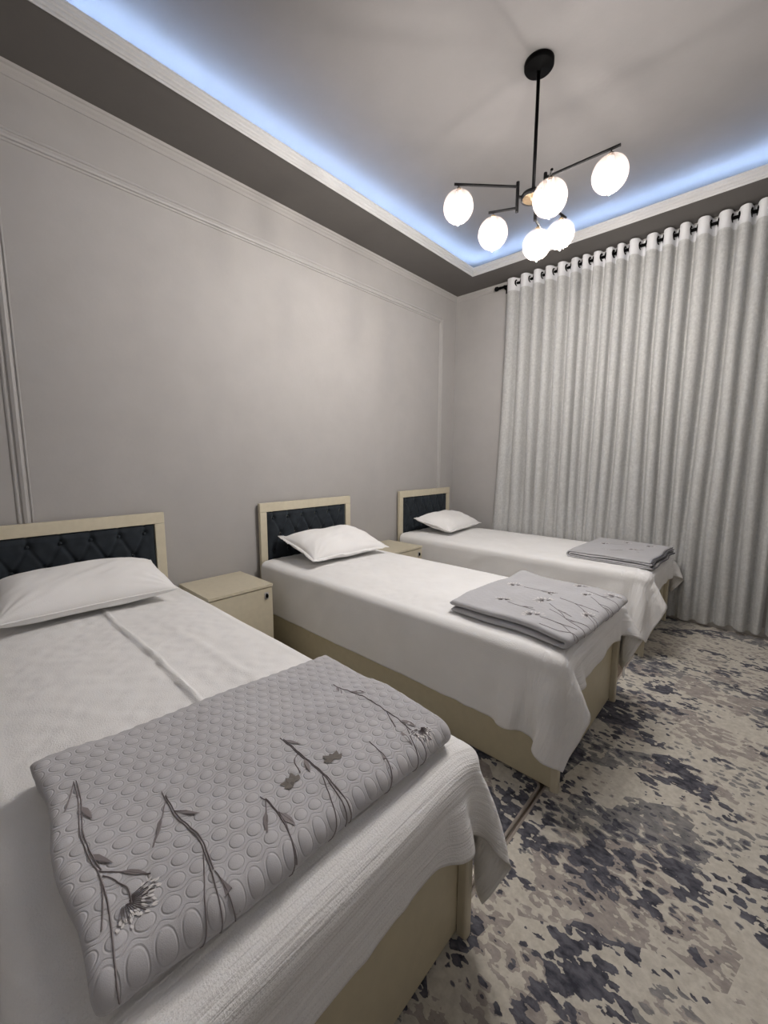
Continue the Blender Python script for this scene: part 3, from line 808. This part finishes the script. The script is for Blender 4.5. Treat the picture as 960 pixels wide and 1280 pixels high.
# --- farthest quilt: four thin layers, open edges towards the foot
q3 = thing('folded_quilt', 'thin grey quilt with dark edging, folded in four layers on the farthest bed', 'quilt', (1.640, 3.205, ZQ), math.radians(-2.0), 'folded grey quilts on the beds')
def q3_def(P):
    P = P.copy(); x, y, z = P[..., 0].copy(), P[..., 1].copy(), P[..., 2].copy()
    e = np.clip((x-.40)/.15, 0, 1)
    P[..., 2] += e*.003*np.sin(y*24)*np.clip(z/.02, .1, 1)+.003*vnoise(x*7, y*7, 82)*np.clip(z/.03, 0, 1)
    P[..., 0] += .006*np.sin(y*19+z*40)*e+.004*vnoise(y*5, z*30, 83)
    P[..., 1] += .006*vnoise(x*5, z*70, 84)
    return P
def ufold(x0, x1a, x1b, zb, R, th, name):
    path = [(x1a, zb+2*R), ((x0+x1a)/2, zb+2*R), (x0+R, zb+2*R)]+arc(x0+R, zb+R, R, PI/2, 1.5*PI)+[((x0+x1b)/2, zb), (x1b, zb)]
    path = path[::-1]
    # outer side must face up on the upper layer
    pth = [(-x, z) for x, z in path]
    def df(P):
        P = P.copy(); P[..., 0] *= -1; return q3_def(P)
    return fold_mesh(name, pth, th, .70, M['quilt_c'], q3, .009, 0, 7, df, .006)
o, at3 = ufold(0, .545, .565, .0062, .0205, .0105, 'outer_fold')
ufold(.014, .555, .550, .0180, .0085, .0100, 'inner_fold')
for i, (c, r, a) in enumerate((((.35, .17), .05, 2.6), ((.40, .43), .045, .4), ((.18, .36), .04, 1.0), ((.11, .56), .04, .6), ((.30, .60), .04, 2.6))):
    flower(q3, at3, c, r, a, 60+i, True, 1.7, 10)
for ls in ([[(.33, .2), (.22, .28), (.12, .27)]], [[(.38, .45), (.28, .50), (.2, .62)]], [[(.16, .38), (.10, .42)]]): stem(q3, at3, ls, (), w=.003)
for k, (xa, z) in enumerate(((.552, .0472), (.560, .0352), (.556, .0180), (.570, .0062))):
    yy = np.linspace(.01, .69, 60); Pp = q3_def(np.stack([np.full(60, xa), yy, np.full(60, z)], -1))
    bm_obj('edging', tube_bm(Pp, .0042, 6), M['edging'], q3, True)

# ================================================================== nightstands
def nightstand(y0, label):
    w_, d, h = .420, .435, .534
    t = thing('nightstand', label, 'nightstand', (0, y0+w_/2, 0), 0, 'cream nightstands between the beds'); q = w_/2
    G = M['cream']
    box('top', .012, d, -q, q, h-.018, h, G, t, .0015)
    for s in (-1, 1):
        a, b = sorted((s*(q-.001), s*(q-.017)))
        box('side_panel', .014, d-.025, a, b, .0, h-.0185, G, t, .001)
    box('back_panel', .014, .020, -q+.017, q-.017, .05, h-.019, M['cream_d'], t)
    box('shelf', .020, d-.03, -q+.017, q-.017, .06, .076, M['cream_d'], t)
    box('plinth', d-.045, d-.030, -q+.017, q-.017, .0, .058, M['cream_d'], t)
    dr = box('door', d-.024, d-.006, -q+.002, q-.002, .045, h-.0225, G, t, .0012)
    y, z = q-.046, h-.072
    pl = box('lock_plate', d-.006, d+.000, y-.014, y+.014, z-.023, z+.023, M['chrome'], dr, .003)
    b = lathe_bm([(0, .012), (.005, .0115), (.0075, .009), (.008, .0), (0, 0)], 16)
    bmesh.ops.scale(b, verts=b.verts[:], vec=(1.9, 1, 1)); bmesh.ops.rotate(b, verts=b.verts[:], matrix=Matrix.Rotation(PI/2, 3, 'Y'))
    bmesh.ops.translate(b, verts=b.verts[:], vec=(d+.000, y, z))
    bm_obj('pull', b, M['black'], dr, True)
    return t
nightstand(.972, 'cream nightstand with black pull between the nearest and middle beds')
nightstand(2.552, 'cream nightstand mostly hidden behind the middle bed')

# ================================================================== curtain and rod
ZR, YR = 3.048, 4.030
lob = [.698, .837, .962, 1.067, 1.182, 1.299, 1.386, 1.476, 1.575, 1.656, 1.751, 1.884, 1.989, 2.09, 2.205, 2.332, 2.44, 2.535, 2.64, 2.745, 2.85, 2.965, 3.07, 3.18, 3.29, 3.39]
def curtain(cs, label, seed, flare=0.0):
    t = thing('sheer_curtain', label, 'curtain', ((cs[0]+cs[-1])/2, YR, 0), 0, 'sheer curtains on the black rod'); ox = t.location.x
    n = len(cs)-1; per = 18
    ph = np.linspace(-.42, n+.42, int((n+.84)*per)+1)               # lobe k faces the room at phase k
    xs = np.interp(ph, np.arange(n+1), cs); xs = np.where(ph < 0, cs[0]+ph*(cs[1]-cs[0]), np.where(ph > n, cs[-1]+(ph-n)*(cs[-1]-cs[-2]), xs))
    zs = np.concatenate([np.linspace(.045, ZR-.100, 46), np.linspace(ZR-.070, ZR+.048, 7)])
    PH, Z = np.meshgrid(ph, zs, indexing='ij'); X = np.repeat(xs[:, None], len(zs), 1)
    amp = 1+.22*vnoise(PH*.9, Z*0, seed)
    d = 1-Z/3.1                                                     # 0 at the rod, 1 at the floor
    sp = np.gradient(xs)[:, None]*per
    low = np.where(X < 2.32, np.clip((Z-.55)/.5, 0, 1), 1)          # pressed flat behind the far bed
    A = .050*amp*(1-.15*d)*(.45+.55*low)
    cc = np.cos(2*PI*PH)+.34; yy = -A*.92*np.sign(cc)*np.abs(cc)**.5
    bulge = .05*sp*np.sin(2*PI*PH)*(1-.5*d)
    drift = .030*d*vnoise(PH*.6, Z*.35, seed+1)+.012*d*vnoise(PH*1.7, Z*.8, seed+2)
    X = X+bulge+drift-flare*d**1.5*np.exp(-(PH+.25)*.7)
    yy = yy+.007*d*vnoise(PH*3.1, Z*1.3, seed+3)+.003*vnoise(PH*6, Z*3, seed+5)*d
    Zz = Z+.012*vnoise(PH*1.3, Z*0+7, seed+4)*(Z < .06)
    P = np.stack([X-ox, np.clip(yy, -.066, .058), Zz], -1)
    k = 46
    grid_obj('fabric', P[:, :k+1], M['voile'], t)
    hd = P[:, k:].copy(); grid_obj('header_band', hd, M['header'], t)
    for q in sorted([k-.305 for k in range(1, n+1)]+[k+.305 for k in range(n)]):
        x = np.interp(q, ph, xs)
        torus('eyelet', (x-ox, 0, ZR), .0265, .0078, 'x', M['black'], t)
    return t
curtain(lob[:20], 'white sheer eyelet curtain hanging in folds behind the farthest bed', 11, .07)
curtain(lob[20:], 'white sheer eyelet curtain at the right edge of the photo', 17)
rod = thing('curtain_rod', 'black curtain rod with knob end mounted under the soffit', 'curtain rod', (2.0, YR, ZR))
bm_obj('pole', tube_bm([(-1.43, 0, 0), (1.45, 0, 0)], .0115, 16), M['black'], rod, True)
for s, x in ((-1, -1.43), (1, 1.45)):
    pf = [(0, 0), (.014, 0), (.014, .010), (.009, .014), (.009, .020), (.019, .026), (.021, .036), (.021, .052), (.015, .060), (0, .062)]
    b = lathe_bm(pf, 20); bmesh.ops.rotate(b, verts=b.verts[:], matrix=Matrix.Rotation(s*PI/2, 3, 'Y')); bmesh.ops.translate(b, verts=b.verts[:], vec=(x, 0, 0))
    bm_obj('finial', b, M['black'], rod, True)
for x in (-1.385, 1.40):
    b = tube_bm([(x, .068, -.012), (x, .02, -.016), (x, 0, -.012)], .008, 10); box_bm(x-.018, x+.018, .062, .0695, -.045, .03, .002, 1, b); tube_bm([(x-.008, 0, 0), (x+.008, 0, 0)], .016, 16, b)
    bm_obj('bracket', b, M['black'], rod)

# ================================================================== chandelier
CX, CY = 1.701, 2.198
ch = thing('chandelier', 'black six-arm ceiling lamp with glowing opal globes', 'chandelier', (CX, CY, ZC))
z = lambda h: h-ZC
bm_obj('canopy', lathe_bm([(0, 0), (.070, 0), (.070, -.020), (.066, -.026), (.012, -.028), (.010, -.040), (0, -.040)], 40), M['black'], ch, True)
bm_obj('rod', tube_bm([(0, 0, -.03), (0, 0, z(2.685))], .0085, 16), M['black'], ch, True)
hub = bm_obj('hub', lathe_bm([(0, .020), (.03, .019), (.056, .012), (.060, .006), (.060, -.012), (.054, -.012), (.054, -.004), (0, -.004)], 36, (0, 0, z(2.668))), M['black'], ch, True)
bm_obj('hub_cap', lathe_bm([(0, -.020), (.012, -.020), (.014, -.013), (.050, -.012), (.053, -.006), (0, -.004)], 36, (0, 0, z(2.668))), M['brass'], hub, True)
ZU, ZD = 2.712, 2.612
def connector(x, y):
    n = Vector((x, y, 0)).normalized()
    b = tube_bm([(x, y, z(2.592)), (x, y, z(2.734))], .0085, 14); tube_bm([n*.055+Vector((0, 0, z(2.664))), (x, y, z(2.664))], .007, 10, b)
    bm_obj('connector', b, M['black'], ch)
def arm(x0, y0, x1, y1, zz, t):
    """t: share of the arm at which the globe hangs"""
    a = bm_obj('arm', tube_bm([(x0, y0, z(zz)), (x1, y1, z(zz))], .0062, 12), M['black'], ch)
    gx, gy = x0+(x1-x0)*t, y0+(y1-y0)*t; g = z(zz)
    b = tube_bm([(gx, gy, g-.004), (gx, gy, g-.024)], .0024, 8)
    bm_obj('hanger', b, M['black'], a)
    bm_obj('cap', lathe_bm([(0, -.016), (.010, -.017), (.013, -.022), (.013, -.034), (0, -.034)], 20, (gx, gy, g)), M['brass'], a, True)
    Rg = .0745; c = g-.030-Rg
    prof = []
    for k in range(3, 29):
        th_ = PI*k/32; prof.append((Rg*math.sin(th_), Rg*math.cos(th_)*1.02))
    # open-bottomed opal globe with a rolled rim
    sh = bm_obj('globe', lathe_bm(prof, 40, (gx, gy, c)), M['globe'], ch, True)
    bm_obj('socket', lathe_bm([(0, .072), (.013, .072), (.016, .050), (.016, -.012), (0, -.012)], 16, (gx, gy, c)), M['header'], sh, True)
    bl = [(.010, -.012), (.015, -.016), (.0200, -.026), (.0215, -.036), (.020, -.046), (.014, -.057), (.006, -.064), (.0032, -.070), (.0028, -.084), (0, -.088)]
    bm_obj('bulb', lathe_bm(bl, 20, (gx, gy, c)), M['bulb'], sh, True)
cA, cB, cC = (-.058, -.057), (.072, -.030), (-.020, .080)
for p in (cA, cB, cC): connector(*p)
arm(*cA, -.286, -.292, ZU, .93); arm(*cA, -.186, -.118, ZD, .82)
arm(*cB, .402, -.020, ZU, .89); arm(*cB, .182, -.222, ZD, .90)
arm(*cC, .026, .388, ZU, .84); arm(*cC, -.034, .190, ZD-.012, .50)
